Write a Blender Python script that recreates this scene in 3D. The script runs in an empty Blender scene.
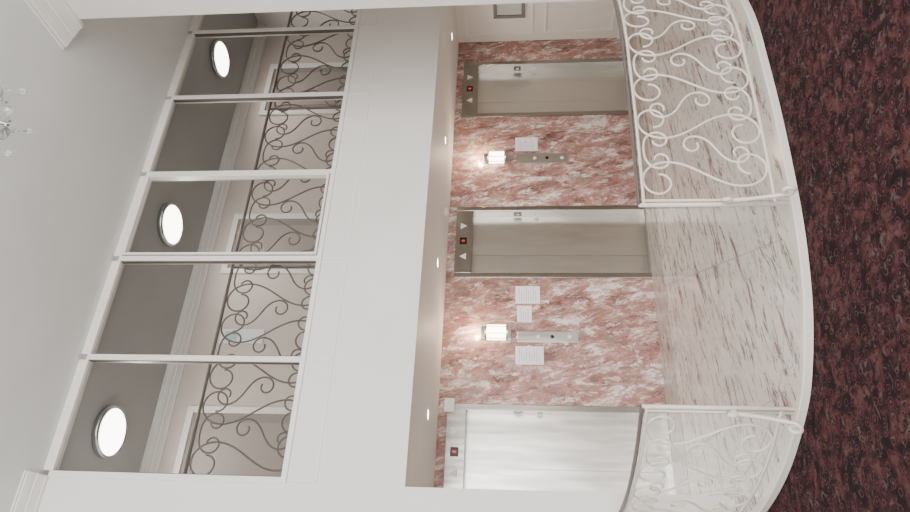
import bpy, bmesh, math
from mathutils import Vector, Matrix
S=bpy.context.scene
# ------------------------------------------------------------ materials
def lin(c):
    return tuple(((v/255)/12.92 if v/255<=.04045 else ((v/255+.055)/1.055)**2.4) for v in c)+(1,)
def mat(name,col,rough=.5,metal=0,emit=None,es=0,spec=.5):
    m=bpy.data.materials.new(name);m.use_nodes=True
    b=m.node_tree.nodes['Principled BSDF']
    b.inputs['Base Color'].default_value=lin(col)
    b.inputs['Roughness'].default_value=rough;b.inputs['Metallic'].default_value=metal
    b.inputs['Specular IOR Level'].default_value=spec
    if emit: b.inputs['Emission Color'].default_value=lin(emit);b.inputs['Emission Strength'].default_value=es
    return m
def nd(m,t,**k):
    n=m.node_tree.nodes.new(t)
    for a,v in k.items():
        if hasattr(n,a): setattr(n,a,v)
    return n
def ramp(m,stops,interp='LINEAR'):
    n=m.node_tree.nodes.new('ShaderNodeValToRGB');cr=n.color_ramp;cr.interpolation=interp
    while len(cr.elements)>1: cr.elements.remove(cr.elements[-1])
    cr.elements[0].position=stops[0][0];cr.elements[0].color=stops[0][1]
    for p,c in stops[1:]:
        e=cr.elements.new(p);e.color=c
    return n
def coords(m,rot,scale,loc=(0,0,0)):
    g=m.node_tree.nodes.new('ShaderNodeNewGeometry')
    a=m.node_tree.nodes.new('ShaderNodeMapping');a.inputs['Rotation'].default_value=rot
    b=m.node_tree.nodes.new('ShaderNodeMapping');b.inputs['Scale'].default_value=scale;b.inputs['Location'].default_value=loc
    L=m.node_tree.links
    L.new(g.outputs['Position'],a.inputs['Vector']);L.new(a.outputs[0],b.inputs['Vector']);return b
def noise(m,vec,scale,detail=4,rough=.6,dist=0):
    n=m.node_tree.nodes.new('ShaderNodeTexNoise');n.inputs['Scale'].default_value=scale
    n.inputs['Detail'].default_value=detail;n.inputs['Roughness'].default_value=rough;n.inputs['Distortion'].default_value=dist
    m.node_tree.links.new(vec.outputs[0],n.inputs['Vector']);return n
def mix(m,fac,a,b,mode='MIX'):
    n=m.node_tree.nodes.new('ShaderNodeMix');n.data_type='RGBA';n.blend_type=mode
    L=m.node_tree.links
    if hasattr(fac,'outputs'): L.new(fac.outputs[0],n.inputs[0])
    else: n.inputs[0].default_value=fac
    for i,v in ((6,a),(7,b)):
        if isinstance(v,tuple): n.inputs[i].default_value=v
        else: L.new(v,n.inputs[i])
    return n.outputs[2]
def setcol(m,sock): m.node_tree.links.new(sock,m.node_tree.nodes['Principled BSDF'].inputs['Base Color'])
def bump(m,sock,strength,dist=.01):
    b=m.node_tree.nodes.new('ShaderNodeBump');b.inputs['Strength'].default_value=strength;b.inputs['Distance'].default_value=dist
    m.node_tree.links.new(sock,b.inputs['Height']);m.node_tree.links.new(b.outputs[0],m.node_tree.nodes['Principled BSDF'].inputs['Normal'])

def painted(name,col,rough=.55):
    m=mat(name,col,rough);v=coords(m,(0,0,0),(1,1,1));n=noise(m,v,1.3,3)
    c1=lin(col);c2=lin(tuple(max(0,c-5) for c in col))
    r=ramp(m,[(.35,c2),(.65,c1)]);m.node_tree.links.new(n.outputs[0],r.inputs[0]);setcol(m,r.outputs[0])
    n2=noise(m,v,90,2);bump(m,n2.outputs[0],.05,.002);return m
M_wall=painted('painted_wall',(234,231,227))
M_ceil=painted('painted_ceiling',(231,233,231),.7)
M_trim=mat('white_trim',(237,235,231),.35)
M_frame=mat('white_window_frame',(235,231,224),.35)
M_iron=mat('white_iron',(224,217,206),.4)
M_irond=mat('dark_iron',(92,84,78),.45)
M_ironm=mat('glass_toned_iron',(124,114,106),.5)  # mezzanine ironwork: darkening by the tinted window glass is put into this grey-brown
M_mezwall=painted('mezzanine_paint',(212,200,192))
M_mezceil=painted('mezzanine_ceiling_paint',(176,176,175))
M_steel2=mat('chrome',(200,200,200),.2,1)
M_black=mat('black_display',(18,20,24),.2)
M_red=mat('red_digits',(150,20,20),.4,0,(255,40,30),1)
M_paper=mat('paper',(238,238,242),.8)
M_ink=mat('ink',(192,194,202),.8)
M_gap=mat('dark_gap',(25,25,25),.8)
M_lampc=mat('ceiling_lamp_diffuser',(255,255,255),.4,0,(255,252,246),16)
M_down=mat('downlight_lens',(255,255,255),.4,0,(255,250,240),14)
M_scon=mat('sconce_glass',(255,240,215),.4,0,(255,230,196),14)
M_green=mat('printed_notice',(190,205,205),.7)
M_cry=mat('crystal',(240,244,246),.05);M_cry.node_tree.nodes['Principled BSDF'].inputs['Transmission Weight'].default_value=.75
def steel(name,col,rough,dc):
    m=mat(name,col,rough,1)
    v=coords(m,(0,0,0),(60,60,.6));n=noise(m,v,3,2)
    r=ramp(m,[(.3,lin(tuple(c-dc for c in col))),(.7,lin(tuple(c+dc for c in col)))]);m.node_tree.links.new(n.outputs[0],r.inputs[0]);setcol(m,r.outputs[0])
    v2=coords(m,(0,0,0),(1.6,1,.35));n2=noise(m,v2,2.2,2);bump(m,n2.outputs[0],.22,.05)
    return m
M_steel=steel('brushed_steel',(210,207,201),.29,4)
M_steeld=steel('frame_steel',(160,156,150),.24,4)
# pink marble
M_pink=mat('pink_marble',(190,140,130),.2)
TH=math.radians(-78)
v=coords(M_pink,(0,TH,0),(1,1,2.5))
w=noise(M_pink,v,2.0,6,.7,.4)
vm=nd(M_pink,'ShaderNodeVectorMath');vm.operation='SCALE';vm.inputs['Scale'].default_value=.8
va=nd(M_pink,'ShaderNodeVectorMath');va.operation='ADD'
L=M_pink.node_tree.links
L.new(w.outputs['Color'],vm.inputs[0]);L.new(v.outputs[0],va.inputs[0]);L.new(vm.outputs[0],va.inputs[1])
n1=noise(M_pink,va,2.8,12,.80,.2)
r1=ramp(M_pink,[(.37,lin((92,68,64))),(.43,lin((134,98,91))),(.48,lin((164,120,112))),(.53,lin((180,138,130))),(.56,lin((194,164,156))),(.58,lin((230,222,216))),(.66,lin((234,229,225))),(.70,lin((184,144,137)))])
L.new(n1.outputs[0],r1.inputs[0])
n2=noise(M_pink,va,4.8,12,.82,.3)
r2=ramp(M_pink,[(.555,(0,0,0,1)),(.575,(1,1,1,1))]);L.new(n2.outputs[0],r2.inputs[0])
v3=coords(M_pink,(0,TH,0),(1,1,2.5),(7,3,5))
n3=noise(M_pink,v3,4.2,11,.82,.4)
r3=ramp(M_pink,[(.56,(0,0,0,1)),(.585,(.85,.85,.85,1))]);L.new(n3.outputs[0],r3.inputs[0])
v5=coords(M_pink,(0,TH,0),(1,1,2.6),(-3,9,2))
n5=noise(M_pink,v5,6.0,9,.8,.4)
r5=ramp(M_pink,[(.60,(0,0,0,1)),(.63,(.8,.8,.8,1))]);L.new(n5.outputs[0],r5.inputs[0])
c=mix(M_pink,r2,r1.outputs[0],lin((232,225,219)))
c=mix(M_pink,r3,c,lin((142,128,118)))
c=mix(M_pink,r5,c,lin((108,64,58)))
setcol(M_pink,c)
def pale(name,base,rough,joints=True):
    m=mat(name,base,rough);L=m.node_tree.links
    v=coords(m,(0,0,math.radians(-14)),(1,4.4,1))
    w=noise(m,v,.9,4);vm=nd(m,'ShaderNodeVectorMath');vm.operation='SCALE';vm.inputs['Scale'].default_value=.8
    va=nd(m,'ShaderNodeVectorMath');va.operation='ADD'
    L.new(w.outputs['Color'],vm.inputs[0]);L.new(v.outputs[0],va.inputs[0]);L.new(vm.outputs[0],va.inputs[1])
    n1=noise(m,va,2.0,10,.78,.3)
    b=lin(base);d=lin(tuple(c-40 for c in base));d2=lin((104,88,80))
    r=ramp(m,[(.35,lin((98,82,74))),(.41,lin((152,138,129))),(.455,b),(.57,lin(tuple(min(255,c+6) for c in base))),(.64,d)]);L.new(n1.outputs[0],r.inputs[0])
    n2=noise(m,va,3.6,9,.80,.5);r2=ramp(m,[(.55,(0,0,0,1)),(.59,(.95,.95,.95,1))]);L.new(n2.outputs[0],r2.inputs[0])
    c=mix(m,r2,r.outputs[0],d2)
    setcol(m,c);return m
M_floor=pale('veined_marble',(212,206,200),.12)
M_border=pale('border_marble',(182,176,169),.18)
M_edge=mat('marble_nosing',(216,210,203),.2)
# carpet
M_carpet=mat('carpet',(60,35,38),.95,spec=.1);L=M_carpet.node_tree.links
v=coords(M_carpet,(0,0,.3),(1,1,1))
n1=noise(M_carpet,v,11,3,.6,.8)
r1=ramp(M_carpet,[(.40,lin((34,24,27))),(.50,lin((54,34,36))),(.58,lin((74,44,45))),(.66,lin((84,58,56)))])
L.new(n1.outputs[0],r1.inputs[0])
vo=nd(M_carpet,'ShaderNodeTexVoronoi');vo.inputs['Scale'].default_value=14;vo.inputs['Randomness'].default_value=.55;L.new(v.outputs[0],vo.inputs['Vector'])
rv=ramp(M_carpet,[(.10,(1,1,1,1)),(.16,(0,0,0,1)),(.26,(0,0,0,1)),(.30,(.9,.9,.9,1)),(.36,(0,0,0,1))]);L.new(vo.outputs['Distance'],rv.inputs[0])
n2=noise(M_carpet,v,24,2,.6,1);r2=ramp(M_carpet,[(.56,(0,0,0,1)),(.64,(.9,.9,.9,1))]);L.new(n2.outputs[0],r2.inputs[0])
n3=noise(M_carpet,v,18,3,.65,1);r3=ramp(M_carpet,[(.59,(0,0,0,1)),(.65,(.9,.9,.9,1))]);L.new(n3.outputs[0],r3.inputs[0])
c=mix(M_carpet,rv,r1.outputs[0],lin((92,56,57)));c=mix(M_carpet,r2,c,lin((30,26,30)));c=mix(M_carpet,r3,c,lin((86,74,71)));setcol(M_carpet,c)
n4=noise(M_carpet,v,260,2);bump(M_carpet,n4.outputs[0],.5,.005)
# tinted glass
M_glass=bpy.data.materials.new('tinted_glass');M_glass.use_nodes=True
nt=M_glass.node_tree;nt.nodes.clear()
o=nt.nodes.new('ShaderNodeOutputMaterial');mx=nt.nodes.new('ShaderNodeMixShader');tr=nt.nodes.new('ShaderNodeBsdfTransparent');gl=nt.nodes.new('ShaderNodeBsdfGlossy')
lw=nt.nodes.new('ShaderNodeLayerWeight');lw.inputs[0].default_value=.30
tr.inputs[0].default_value=(.64,.64,.63,1);gl.inputs['Roughness'].default_value=.02;gl.inputs[0].default_value=(.8,.8,.8,1)
nt.links.new(lw.outputs['Fresnel'],mx.inputs[0]);nt.links.new(tr.outputs[0],mx.inputs[1]);nt.links.new(gl.outputs[0],mx.inputs[2]);nt.links.new(mx.outputs[0],o.inputs[0])

# ------------------------------------------------------------ geometry helpers
def link(o,parent=None):
    bpy.context.collection.objects.link(o)
    if parent: o.parent=parent
    return o
def empty(name,loc=(0,0,0)):
    e=bpy.data.objects.new(name,None);link(e);e.empty_display_size=.1;return e
def meshobj(name,verts,faces,m,parent=None,smooth=False):
    me=bpy.data.meshes.new(name);me.from_pydata([tuple(v) for v in verts],[],faces);me.update()
    bm=bmesh.new();bm.from_mesh(me);bmesh.ops.recalc_face_normals(bm,faces=bm.faces);bm.to_mesh(me);bm.free()
    me.materials.append(m)
    if smooth:
        for p in me.polygons:p.use_smooth=True
    return link(bpy.data.objects.new(name,me),parent)
def boxvf(x0,x1,y0,y1,z0,z1,off=0):
    v=[(x0,y0,z0),(x1,y0,z0),(x1,y1,z0),(x0,y1,z0),(x0,y0,z1),(x1,y0,z1),(x1,y1,z1),(x0,y1,z1)]
    f=[(0,3,2,1),(4,5,6,7),(0,1,5,4),(1,2,6,5),(2,3,7,6),(3,0,4,7)]
    return v,[tuple(i+off for i in q) for q in f]
def boxes(name,lst,m,parent=None,bevel=0):
    V=[];F=[]
    for b in lst:
        v,f=boxvf(*b,off=len(V));V+=v;F+=f
    o=meshobj(name,V,F,m,parent)
    if bevel:
        md=o.modifiers.new('b','BEVEL');md.width=bevel;md.segments=2;md.limit_method='ANGLE'
    return o
def box(name,x0,x1,y0,y1,z0,z1,m,parent=None,bevel=0): return boxes(name,[(x0,x1,y0,y1,z0,z1)],m,parent,bevel)
class Tubes:
    def __init__(s): s.V=[];s.F=[]
    def add(s,pts,r,n=6,rz=None,closed=False):
        pts=[Vector(p) for p in pts];N=len(pts);base=len(s.V)
        up=None
        for i,p in enumerate(pts):
            if closed: t=(pts[(i+1)%N]-pts[i-1])
            else: t=pts[min(i+1,N-1)]-pts[max(i-1,0)]
            if t.length<1e-9:t=Vector((0,0,1))
            t.normalize()
            if up is None:
                up=Vector((0,0,1)) if abs(t.z)<.9 else Vector((1,0,0))
            a=t.cross(up)
            if a.length<1e-6: a=t.orthogonal()
            a.normalize();b=a.cross(t).normalized();up=b
            for k in range(n):
                th=2*math.pi*(k+.5)/n
                s.V.append(p+a*math.cos(th)*r+b*math.sin(th)*(rz or r))
        R=N if closed else N-1
        for i in range(R):
            for k in range(n):
                a0=base+i*n+k;a1=base+i*n+(k+1)%n;j=(i+1)%N
                s.F.append((a0,a1,base+j*n+(k+1)%n,base+j*n+k))
        if not closed:
            s.F.append(tuple(base+k for k in range(n)));s.F.append(tuple(base+(N-1)*n+k for k in reversed(range(n))))
    def obj(s,name,m,parent=None,smooth=True): return meshobj(name,s.V,s.F,m,parent,smooth)
def lathe(name,prof,center,m,parent=None,n=32,axis='z',smooth=True):
    V=[];F=[]
    for (r,z) in prof:
        for k in range(n):
            th=2*math.pi*k/n
            V.append((center[0]+r*math.cos(th),center[1]+r*math.sin(th),center[2]+z))
    for i in range(len(prof)-1):
        for k in range(n): F.append((i*n+k,i*n+(k+1)%n,(i+1)*n+(k+1)%n,(i+1)*n+k))
    F.append(tuple(range(n)));F.append(tuple((len(prof)-1)*n+k for k in range(n)))
    return meshobj(name,V,F,m,parent,smooth)

# ------------------------------------------------------------ key dimensions
YF=5.40; YW=7.30; ZS=2.47; ZSILL=3.44; ZC=5.47; XL=.98; XR=7.80; WR=4.52; YP=3.83
CP=[(.76,5.40),(.82,4.87),(.975,4.36),(1.21,3.95),(1.39,3.77),(1.66,3.61),(1.96,3.51),(2.30,3.45),(2.87,3.41),(3.40,3.41),(3.85,3.44),(4.52,3.62)]
def catmull(P,k=14):
    Q=[P[0]]+P+[P[-1]];o=[]
    for i in range(1,len(Q)-2):
        p0,p1,p2,p3=[Vector(q) for q in Q[i-1:i+3]]
        for j in range(k):
            t=j/k
            o.append(.5*((2*p1)+(-p0+p2)*t+(2*p0-5*p1+4*p2-p3)*t*t+(-p0+3*p1-3*p2+p3)*t**3))
    o.append(Vector(P[-1]));return o
EDGE=catmull([Vector((a,b)) for a,b in CP])
cum=[0]
for i in range(1,len(EDGE)): cum.append(cum[-1]+(EDGE[i]-EDGE[i-1]).length)
LEN=cum[-1]
def path(s,off=0):
    s=max(0,min(LEN-1e-6,s));i=0
    while cum[i+1]<s: i+=1
    t=(s-cum[i])/(cum[i+1]-cum[i]);p=EDGE[i].lerp(EDGE[i+1],t)
    d=(EDGE[min(i+2,len(EDGE)-1)]-EDGE[max(i-1,0)]).normalized()
    nrm=Vector((-d.y,d.x))
    return p+nrm*off
def s_at(pt):
    pt=Vector(pt);return min(range(len(EDGE)),key=lambda i:(EDGE[i]-pt).length)
# ------------------------------------------------------------ room shell
box('floor',-6,XR+.1,-6,YW+.3,-.25,-.05,M_carpet)
poly=[(p.x,p.y) for p in EDGE]+[(WR,YP),(XR,YP),(XR,YW+.25),(XL,YW+.25),(XL,YF)]
def prism(name,pl,z0,z1,m,parent=None):
    n=len(pl);V=[(x,y,z0) for x,y in pl]+[(x,y,z1) for x,y in pl]
    F=[tuple(reversed(range(n))),tuple(range(n,2*n))]+[(i,(i+1)%n,n+(i+1)%n,n+i) for i in range(n)]
    return meshobj(name,V,F,m,parent)
land=empty('marble_landing')
prism('slab',poly,-.05,0,M_floor,land)
NB=80;V=[];F=[]
for i in range(NB+1):
    s=LEN*i/NB
    for off,z in ((-.02,-.045),(-.02,-.004),(-.012,.003),(.035,.003),(.035,-.045)):
        p=path(s,off);V.append((p.x,p.y,z))
for i in range(NB):
    for k in range(4): a=i*5+k;F.append((a,a+1,a+6,a+5))
meshobj('nosing',V,F,M_edge,land)
T=Tubes();T.add([(*path(LEN*i/NB,.28),.0005) for i in range(NB+1)],.003,4,.0012)
for a,b in [((XL,6.72),(XR,6.72)),((3.4,6.72),(2.2,3.74)),((5.4,6.72),(4.6,3.75)),((1.6,6.72),(1.35,4.05))]:
    T.add([(*a,.0005),(*b,.0005)],.003,4,.0012)
T.obj('joints',mat('joint',(150,140,132),.5),land)
box('border_band',XL,XR,6.725,YW-.005,-.01,.0015,M_border,land)
box('ceiling',-6,XR+.3,-6,YW+.3,ZC,ZC+.2,M_ceil)
box('wall_left_front',-6,XL,YF,YF+.2,-.05,ZC,M_wall)
box('wall_left',-6.2,-6,-6,YF+.2,-.05,ZC,M_wall)
boxes('wall_right',[(WR,WR+.25,-6,YP,-.05,ZC),(WR+.25,XR,YP-.25,YP,-.05,ZC)],M_wall)
box('wall_lobby_right',XR,XR+.2,YP-.25,YW+.3,-.05,ZC,M_wall)
box('wall_lobby_left',XL-.2,XL,YF+.2,YW+.3,-.05,ZC,M_wall)
bl=[(-6,WR,-6.2,-6,-.05,.5),(-6,WR,-6.2,-6,5.0,ZC)]
for x in (-6,-3.5,-1,1.5,4.0): bl.append((x,x+.4,-6.2,-6,.5,5.0))
boxes('wall_back',bl,M_wall)
EL=[(1.17,2.22),(3.79,4.82),(6.32,7.37)]
HZ=2.37
seg=[];xs=XL
for a,b in EL: seg.append((xs,a,YW,YW+.3,0,ZS));seg.append((a,b,YW,YW+.3,HZ,ZS));xs=b
seg.append((xs,XR,YW,YW+.3,0,ZS))
boxes('wall_elevator',seg,M_pink)
box('ceiling_soffit',XL,XR,YF+.12,YW+.3,ZS,2.9,M_wall)
box('wall_fascia',XL,XR,YF,YF+.12,ZS,ZSILL,M_wall)
box('floor_mezzanine',XL,XR,YF+.12,YW+.3,2.9,2.92,M_carpet)
fl=[(XL,XR,YF-.02,YF,ZSILL-.025,ZSILL+.005)]
MUL=[1.0,2.01,3.01,4.01,5.05,6.07,7.08]
for x in MUL: fl.append((x-.012,x+.012,YF-.012,YF,3.19,ZSILL-.03))
fl.append((XL,XR,YF-.006,YF,3.17,3.185))
boxes('trim_fascia',fl,M_trim,None,.003)
def cornice(name,base,axis,a,b,sgn,depth=.27,h=.2,m=M_trim,zc=None):
    zc=zc or ZC
    prof=[(0,0),(1,0),(1,-.16),(.90,-.16),(.90,-.30),(.84,-.36),(.72,-.46),(.60,-.52),(.52,-.54),(.52,-.66),(.44,-.70),(.32,-.78),(.20,-.88),(.16,-.88),(.16,-1),(0,-1)]
    pts=[(sgn*u*depth,w*h) for u,w in prof];n=len(pts);V=[]
    for t in (a,b):
        for u,w in pts: V.append((base+u,t,zc+w) if axis=='y' else (t,base+u,zc+w))
    F=[tuple(range(n)),tuple(range(n,2*n))]+[(i,(i+1)%n,n+(i+1)%n,n+i) for i in range(n)]
    return meshobj(name,V,F,m)
cornice('trim_cornice_right',WR,'y',-6,YP+.06,-1,.30,.09)
cornice('trim_cornice_left',YF,'x',-6,XL+.0,-1,.22,.07)
cornice('trim_cornice_mezzanine',6.90,'x',XL,XR,-1,.13,.13,M_trim,5.42)
DO=[(1.05,1.95),(3.70,4.40),(6.15,6.95)];DZ=5.05
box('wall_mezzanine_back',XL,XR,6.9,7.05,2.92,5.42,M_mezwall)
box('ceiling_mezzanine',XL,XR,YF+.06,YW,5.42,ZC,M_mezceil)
M_dp=mat('door_paint',(142,133,127),.5);M_dpp=mat('door_panel_paint',(158,148,142),.5)
for i,(a,b) in enumerate(DO):
    d=empty('door_%d'%(i+1))
    w=.07
    boxes('casing',[(a-w,a,6.865,6.899,2.92,DZ+w),(b,b+w,6.865,6.899,2.92,DZ+w),(a,b,6.865,6.899,DZ,DZ+w)],M_trim,d,.004)
    box('leaf',a,b,6.885,6.899,2.93,DZ,M_dp,d)
    boxes('panels',[(a+.1,b-.1,6.878,6.885,3.05,3.85),(a+.1,b-.1,6.878,6.885,3.95,DZ-.12)],M_dpp,d)
# ------------------------------------------------------------ window wall
ztop=5.41
for i in range(len(MUL)):
    x0=MUL[i];x1=MUL[i+1] if i+1<len(MUL) else XR
    w=empty('window_%d'%(i+1))
    hw=.026
    boxes('frame',[(x0-hw,x0+hw,YF-.01,YF+.07,ZSILL,ztop),(x0+hw,x1-hw,YF-.008,YF+.07,ztop-.025,ZC),(x0+hw,x1-hw,YF-.008,YF+.07,ZSILL,ZSILL+.025)],M_frame,w,.004)
    boxes('gasket',[(x0+hw,x0+hw+.006,YF+.0,YF+.04,ZSILL+.025,ztop-.025),(x1-hw-.006,x1-hw,YF+.0,YF+.04,ZSILL+.025,ztop-.025)],M_irond,w)
    if i==2:
        a,b=x0+hw+.008,x1-hw-.008;c,d=ZSILL+.03,ztop-.03;t=.022
        boxes('sash',[(a,a+t,YF-.03,YF+.05,c,d),(b-t,b,YF-.03,YF+.05,c,d),(a+t,b-t,YF-.03,YF+.05,c,c+t),(a+t,b-t,YF-.03,YF+.05,d-t,d)],M_frame,w,.005)
    meshobj('glass',[(x0+hw,YF+.028,ZSILL+.02),(x1-hw,YF+.028,ZSILL+.02),(x1-hw,YF+.028,ztop-.02),(x0+hw,YF+.028,ztop-.02)],[(0,1,2,3)],M_glass,w)
# ------------------------------------------------------------ scroll ironwork
def euler(kind,A,p=2.2,N=46,span=1.0,rot=0,flip=False,A2=None):
    """spiral-ended scroll; A, A2 = turning (rad) at either end"""
    A2=A2 or A
    x=y=0;M=N*6
    raw=[]
    for i in range(-M,M+1):
        t=i/M;a=A2 if t>0 else A
        th=a*abs(t)**p if kind=='S' else a*abs(t)**p*(1 if t>0 else -1)
        raw.append((x,y));x+=math.cos(th);y+=math.sin(th)
    raw=raw[::6]
    cx=(raw[0][0]+raw[-1][0])/2;cy=(raw[0][1]+raw[-1][1])/2
    raw=[(a-cx,b-cy) for a,b in raw]
    ang=math.pi/2-math.atan2(raw[-1][1]-raw[0][1],raw[-1][0]-raw[0][0])
    raw=[(a*math.cos(ang)-b*math.sin(ang),a*math.sin(ang)+b*math.cos(ang)) for a,b in raw]
    h=max(b for a,b in raw)-min(b for a,b in raw);k=span/h
    mx_=(max(a for a,b in raw)+min(a for a,b in raw))/2
    my_=(max(b for a,b in raw)+min(b for a,b in raw))/2
    raw=[((a-mx_)*k*(-1 if flip else 1),(b-my_)*k) for a,b in raw]
    c,s=math.cos(rot),math.sin(rot)
    return [(a*c-b*s,a*s+b*c) for a,b in raw]
def scroll_set(T,f,s0,s1,z0,z1,W,r):
    H=z1-z0;n=max(2,round((s1-s0)/W));W=(s1-s0)/n
    def put(pts,c,cz):
        T.add([f(max(s0,min(s1,c+a)),max(z0,min(z1,z0+cz+b))) for a,b in pts],r)
    for i in range(n):
        c=s0+W*(i+.5);fl=bool(i%2)
        put(euler('S',7.0,2.0,48,H*.99,flip=fl),c,H*.5)
    for i in range(0,n+1):
        c=s0+W*i
        if 0<i<n:
            if i%2:
                put(euler('C',6.2,1.7,38,H*.36,rot=math.radians(90)),c,H*.87)
                put(euler('S',6.4,1.9,38,H*.52,rot=math.radians(-24)),c,H*.38)
            else:
                put(euler('C',6.2,1.7,38,H*.36,rot=math.radians(-90)),c,H*.13)
                put(euler('S',6.4,1.9,38,H*.52,rot=math.radians(24),flip=True),c,H*.62)
def railing(name,s0,s1,off,mi,mt,endpost,zt=.868):
    e=empty(name)
    f=lambda s,z:(path(s,off).x,path(s,off).y,z)
    N=max(8,int((s1-s0)/.06))
    T=Tubes();T.add([f(s0+(s1-s0)*i/N,zt) for i in range(N+1)],.020,8,.012);T.obj('top_rail',mt,e)
    T=Tubes();T.add([f(s0+(s1-s0)*i/N,zt-.03) for i in range(N+1)],.012,4)
    T.add([f(s0+(s1-s0)*i/N,.075) for i in range(N+1)],.012,4)
    scroll_set(T,f,s0+.035,s1-.035,.085,zt-.035,.34,.0076)
    for q in (s0,s1):
        T.add([f(q,.0),f(q,zt)],.014,6)
        T.add([f(q+(.03 if q==s0 else -.03),.0),f(q+(.03 if q==s0 else -.03),zt-.03)],.009,6)
    q=s0 if endpost=='s0' else s1;p=path(q,off);po=path(q,off-1);d=Vector((po.x-p.x,po.y-p.y))
    P2=lambda u,z:(p.x+d.x*u,p.y+d.y*u,z)
    st=[]
    for i in range(26):
        a=i/25*5.5;rr=.008+.022*(i/25);st.append((.045+rr*math.cos(a+2.2),.36+rr*math.sin(a+2.2)))
    lx,lz=st[-1]
    for i in range(1,14):
        t=i/13;st.append((lx+(.12-lx)*t**1.6,lz+(.065-lz)*t))
    lx,lz=st[-1]
    for i in range(1,30):
        a=i/29*6.5;rr=.05*(1-i/29*.75);st.append((lx-.0+.05-rr*math.cos(a),max(.012,lz-rr*math.sin(a)*.95)))
    T.add([P2(u,z) for u,z in st],.013)
    T.obj('scrollwork',mi,e)
    return e
sR=cum[s_at((2.29,3.455))];sLf=cum[s_at((1.20,3.96))]
railing('scroll_railing',sR,LEN-.03,.03,M_iron,M_irond,'s0')
railing('scroll_railing',.03,sLf,.03,M_iron,M_irond,'s1')
e=empty('mezzanine_railing');yr=YF+.16
T=Tubes();f=lambda s,z:(s,yr,z)
T.add([f(XL+.02,4.34),f(XR-.02,4.34)],.02,8,.014);T.add([f(XL+.02,3.20),f(XR-.02,3.20)],.013,4)
for x in (XL+.03,3.0,5.0,7.0): T.add([f(x,2.92),f(x,4.33)],.013,6)
scroll_set(T,f,XL+.05,XR-.05,3.38,4.32,.38,.0085)
T.obj('ironwork',M_ironm,e)
# ------------------------------------------------------------ elevators
for i,(a,b) in enumerate(EL):
    e=empty('elevator');j=.065;zo=2.16
    boxes('frame',[(a,a+j,YW-.02,YW+.2,0,HZ),(b-j,b,YW-.02,YW+.2,0,HZ),(a+j,b-j,YW-.02,YW+.2,zo,HZ)],M_steeld,e,.004)
    mid=a+j+(b-a-2*j)*.36
    dz0=.012
    boxes('door_panels',[(a+j,mid-.001,YW+.14,YW+.17,dz0,zo),(mid+.001,b-j,YW+.138,YW+.168,dz0,zo)],M_steel,e)
    box('shaft_back',a+j,b-j,YW+.19,YW+.21,0,zo,M_gap,e)
    box('sill',a+j,b-j,YW-.02,YW+.2,.001,.012,M_steel2,e)
    cx=(a+b)/2
    box('indicator',cx-.05,cx+.05,YW-.024,YW-.019,2.225,2.315,M_black,e)
    box('digits',cx-.012,cx+.014,YW-.026,YW-.023,2.25,2.29,M_red,e)
    for sx in (-1,1):
        x=cx+sx*.22
        V=[(x-.045,YW-.024,2.23 if sx<0 else 2.31),(x+.045,YW-.024,2.23 if sx<0 else 2.31),(x,YW-.024,2.31 if sx<0 else 2.23)]
        V+= [(p[0],YW-.0195,p[2]) for p in V]
        meshobj('arrow',V,[(0,1,2),(3,5,4),(0,3,4,1),(1,4,5,2),(2,5,3,0)],M_paper,e)
    box('floor_plate',b-j-.004,b-j,YW+.03,YW+.11,1.54,1.64,M_black,e)
    box('floor_plate_mark',b-j-.006,b-j-.003,YW+.055,YW+.085,1.57,1.61,M_paper,e)
    box('floor_sticker',b-j-.003,b-j,YW+.03,YW+.10,1.32,1.38,M_paper,e)
YN=YW-.002
for x0,x1,z0,z1 in [(5.51,5.67,.92,1.60),(2.96,3.09,.90,1.60)]:
    e=empty('call_button_panel');cx=(x0+x1)/2
    box('plate',x0,x1,YN-.012,YN,z0,z1,M_steel,e,.003)
    for z in (1.0,1.2,1.36):
        o=lathe('button',[(.022,0),(.022,.008),(.016,.012)],(0,0,0),M_black if z==1.2 else M_paper,e,16)
        o.data.transform(Matrix.Translation((cx,YN-.012,z))@Matrix.Rotation(math.pi/2,4,'X'))
for cx,z0,z1 in [(5.60,1.73,2.02),(3.07,1.69,2.00)]:
    e=empty('wall_sconce')
    box('backplate',cx-.08,cx+.08,YN-.015,YN,z0-.02,z1+.02,M_steel2,e,.004)
    n=14
    def half(name,r,za,zb,m):
        pl=[(cx+r*math.cos(math.pi+math.pi*k/n),YN-.015+r*math.sin(math.pi+math.pi*k/n)*1.0) for k in range(n+1)]
        return prism(name,pl,za,zb,m,e)
    half('glass_shade',.09,z0+.04,z1-.05,M_scon)
    half('top_cap',.10,z1-.05,z1-.03,M_steel2);half('bottom_cap',.10,z0+.02,z0+.04,M_steel2)
    bars=[]
    for k in (2,5,9,12):
        a=math.pi+math.pi*k/n;x=cx+.095*math.cos(a);y=YN-.015+.095*math.sin(a)
        bars.append((x-.004,x+.004,y-.004,y+.004,z0+.03,z1-.04))
    boxes('bars',bars,M_steel2,e)
    l=bpy.data.lights.new('sconce_light','POINT');l.energy=12;l.color=(1,.78,.56);l.shadow_soft_size=.03
    lo=bpy.data.objects.new('bulb_light',l);link(lo,e);lo.location=(cx,YW-.13,z1+.07)
for x0,x1,z0,z1 in [(5.72,5.95,1.32,1.62),(3.45,3.68,1.33,1.62),(3.21,3.42,1.43,1.60),(2.69,2.91,1.30,1.62)]:
    e=empty('paper_notice')
    box('sheet',x0,x1,YN-.003,YN,z0,z1,M_paper,e)
    k=int((z1-z0-.05)/.028)
    boxes('text_lines',[(x0+.025,x1-.03-.03*(q%3),YN-.0042,YN-.003,z1-.04-.028*q-.008,z1-.04-.028*q) for q in range(k)],M_ink,e)
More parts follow.
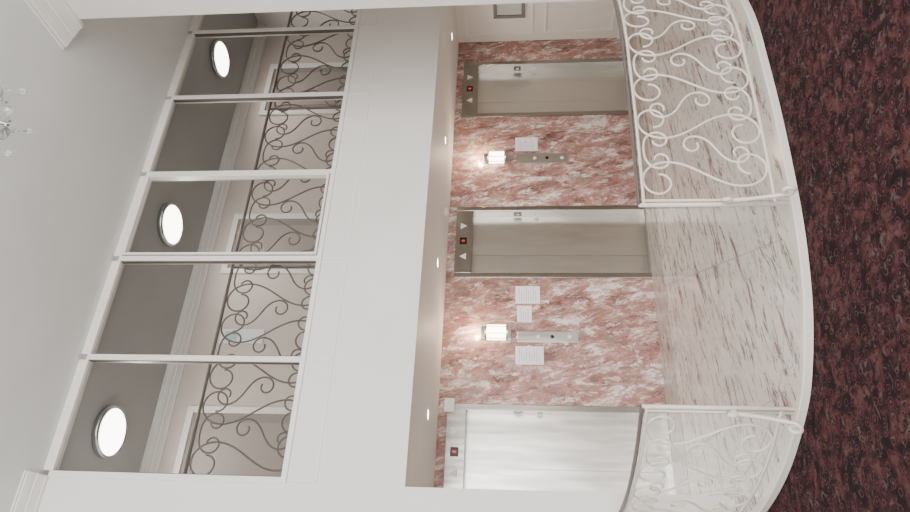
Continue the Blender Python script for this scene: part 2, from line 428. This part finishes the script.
box('door_sensor_box',2.12,2.27,YW-.06,YW-.021,2.29,2.40,M_trim,None,.006)
e=empty('wall_notice');box('sheet',2.75,2.92,6.885,6.899,4.45,4.95,M_paper,e);box('print',2.78,2.89,6.882,6.886,4.75,4.9,M_green,e)
e=empty('picture_frame')
x=XR
boxes('frame',[(x-.03,x,6.45,6.85,1.88,1.93),(x-.03,x,6.45,6.85,1.48,1.53),(x-.03,x,6.45,6.50,1.53,1.88),(x-.03,x,6.80,6.85,1.53,1.88)],mat('pewter_frame',(120,118,116),.4),e,.004)
box('print',x-.01,x,6.50,6.80,1.53,1.88,mat('print',(196,198,200),.5),e)
pm=[]
for y0,y1 in ((4.1,5.5),(5.75,7.15)):
    for z0,z1 in ((.2,1.2),(1.36,2.35)):
        pm+=[(x-.02,x,y0,y1,z0,z0+.03),(x-.02,x,y0,y1,z1-.03,z1),(x-.02,x,y0,y0+.03,z0+.03,z1-.03),(x-.02,x,y1-.03,y1,z0+.03,z1-.03)]
boxes('trim_wall_panels',pm,M_trim,None,.004)
box('baseboard_right',XR-.02,XR,YP,YW,0,.12,M_trim)
# ------------------------------------------------------------ ceiling lamps, downlights
for x,y in [(1.51,6.03),(3.79,6.03),(6.30,6.05)]:
    e=empty('flush_ceiling_lamp')
    lathe('rim',[(.225,0),(.245,-.01),(.245,-.05),(.235,-.06),(.215,-.062),(.215,-.02),(.21,0)],(x,y,5.42),M_steel2,e,40)
    lathe('diffuser',[(.214,-.03),(.214,-.055),(.18,-.072),(.11,-.082),(.02,-.086)],(x,y,5.42),M_lampc,e,40)
    l=bpy.data.lights.new('lamp','AREA');l.shape='DISK';l.size=.34;l.energy=22;l.color=(1,.96,.9)
    lo=bpy.data.objects.new('lamp_light',l);link(lo,e);lo.location=(x,y,5.32)
for x in (1.85,3.53,5.23,7.0):
    e=empty('recessed_downlight')
    lathe('trim_ring',[(.075,0),(.075,-.006),(.055,-.008),(.052,0)],(x,6.44,ZS),M_trim,e,24)
    lathe('lens',[(.051,-.001),(.05,-.005),(.02,-.006)],(x,6.44,ZS),M_down,e,24)
    l=bpy.data.lights.new('down','SPOT');l.energy=38;l.spot_size=2.6;l.spot_blend=.9;l.color=(1,.93,.84);l.shadow_soft_size=.05
    lo=bpy.data.objects.new('beam',l);link(lo,e);lo.location=(x,6.44,ZS-.02)
lathe('smoke_detector',[(.055,0),(.055,-.02),(.04,-.035),(.015,-.04)],(4.46,6.84,ZS),M_trim,None,20)
# ------------------------------------------------------------ chandelier
e=empty('crystal_chandelier');cx,cy=2.56,2.82
T=Tubes();T.add([(cx,cy,ZC-.02),(cx,cy,4.75)],.01,8);
for k in range(6):
    a=k*math.pi/3+.3;pts=[]
    for i in range(15):
        t=i/14;r_=.02+.22*t;z=4.78-.10*math.sin(t*math.pi)+.02*t;pts.append((cx+r_*math.cos(a),cy+r_*math.sin(a),z))
    T.add(pts,.006)
T.obj('arms',M_steel2,e)
lathe('canopy',[(.07,0),(.065,-.025),(.02,-.05)],(cx,cy,ZC),M_steel2,e,24)
lathe('bowl',[(.10,.12),(.12,.10),(.115,.05),(.085,.01),(.04,-.015),(.012,-.02)],(cx,cy,4.62),M_cry,e,24)
lathe('finial',[(.01,.03),(.028,.01),(.03,-.01),(.018,-.03),(.004,-.05)],(cx,cy,4.58),M_cry,e,12,smooth=False)
V=[];F=[]
def drop(x,y,z,r,h):
    b=len(V);V.append((x,y,z));
    for k in range(6):
        V.append((x+r*math.cos(k*math.pi/3),y+r*math.sin(k*math.pi/3),z-h*.62))
    V.append((x,y,z-h))
    for k in range(6):
        F.append((b,b+1+k,b+1+(k+1)%6));F.append((b+7,b+1+(k+1)%6,b+1+k))
for k in range(6):
    a=k*math.pi/3+.3;x=cx+.24*math.cos(a);y=cy+.24*math.sin(a)
    lathe('cup',[(.012,-.02),(.035,0),(.05,.02),(.055,.045),(.048,.05),(.03,.015)],(x,y,4.77),M_cry,e,16)
    drop(x,y,4.755,.015,.08);drop(x,y,4.67,.022,.09)
    for q in range(3):
        aa=a+.26*(q+1)-.26;drop(cx+.11*math.cos(aa),cy+.11*math.sin(aa),4.72,.014,.09)
for q in range(24):
    a=q*math.pi/12;drop(cx+.12*math.cos(a),cy+.12*math.sin(a),4.74,.010,.07)
meshobj('drops',V,F,M_cry,e)
# ------------------------------------------------------------ light
W=bpy.data.worlds.new('w');S.world=W;W.use_nodes=True
bg=W.node_tree.nodes['Background'];bg.inputs[0].default_value=(.92,.95,1,1);bg.inputs[1].default_value=2.0
def area(name,loc,rot,sx,sy,en,col=(1,1,1)):
    l=bpy.data.lights.new(name,'AREA');l.shape='RECTANGLE';l.size=sx;l.size_y=sy;l.energy=en;l.color=col
    o=bpy.data.objects.new(name,l);link(o);o.location=loc;o.rotation_euler=rot;return o
area('window_daylight',(-.8,-5.9,2.8),(math.radians(90),0,0),9.5,4.6,1400,(1,.985,.965))
# ------------------------------------------------------------ camera (phone held sideways -> rolled 90 deg)
yaw,pitch,roll=math.radians(29.32),math.radians(5.24),math.radians(-.11)
Fv=Vector((math.sin(yaw)*math.cos(pitch),math.cos(yaw)*math.cos(pitch),math.sin(pitch)))
R0=Vector((math.cos(yaw),-math.sin(yaw),0));U0=R0.cross(Fv)
R=R0*math.cos(roll)+U0*math.sin(roll);U=-R0*math.sin(roll)+U0*math.cos(roll)
cd=bpy.data.cameras.new('camera');cd.sensor_width=36;cd.lens=676.2/910*36
co=bpy.data.objects.new('camera',cd);link(co)
X=-U;Y=R;Z=-Fv
co.matrix_world=Matrix(((X.x,Y.x,Z.x,0),(X.y,Y.y,Z.y,0),(X.z,Y.z,Z.z,1.6),(0,0,0,1)))
S.camera=co
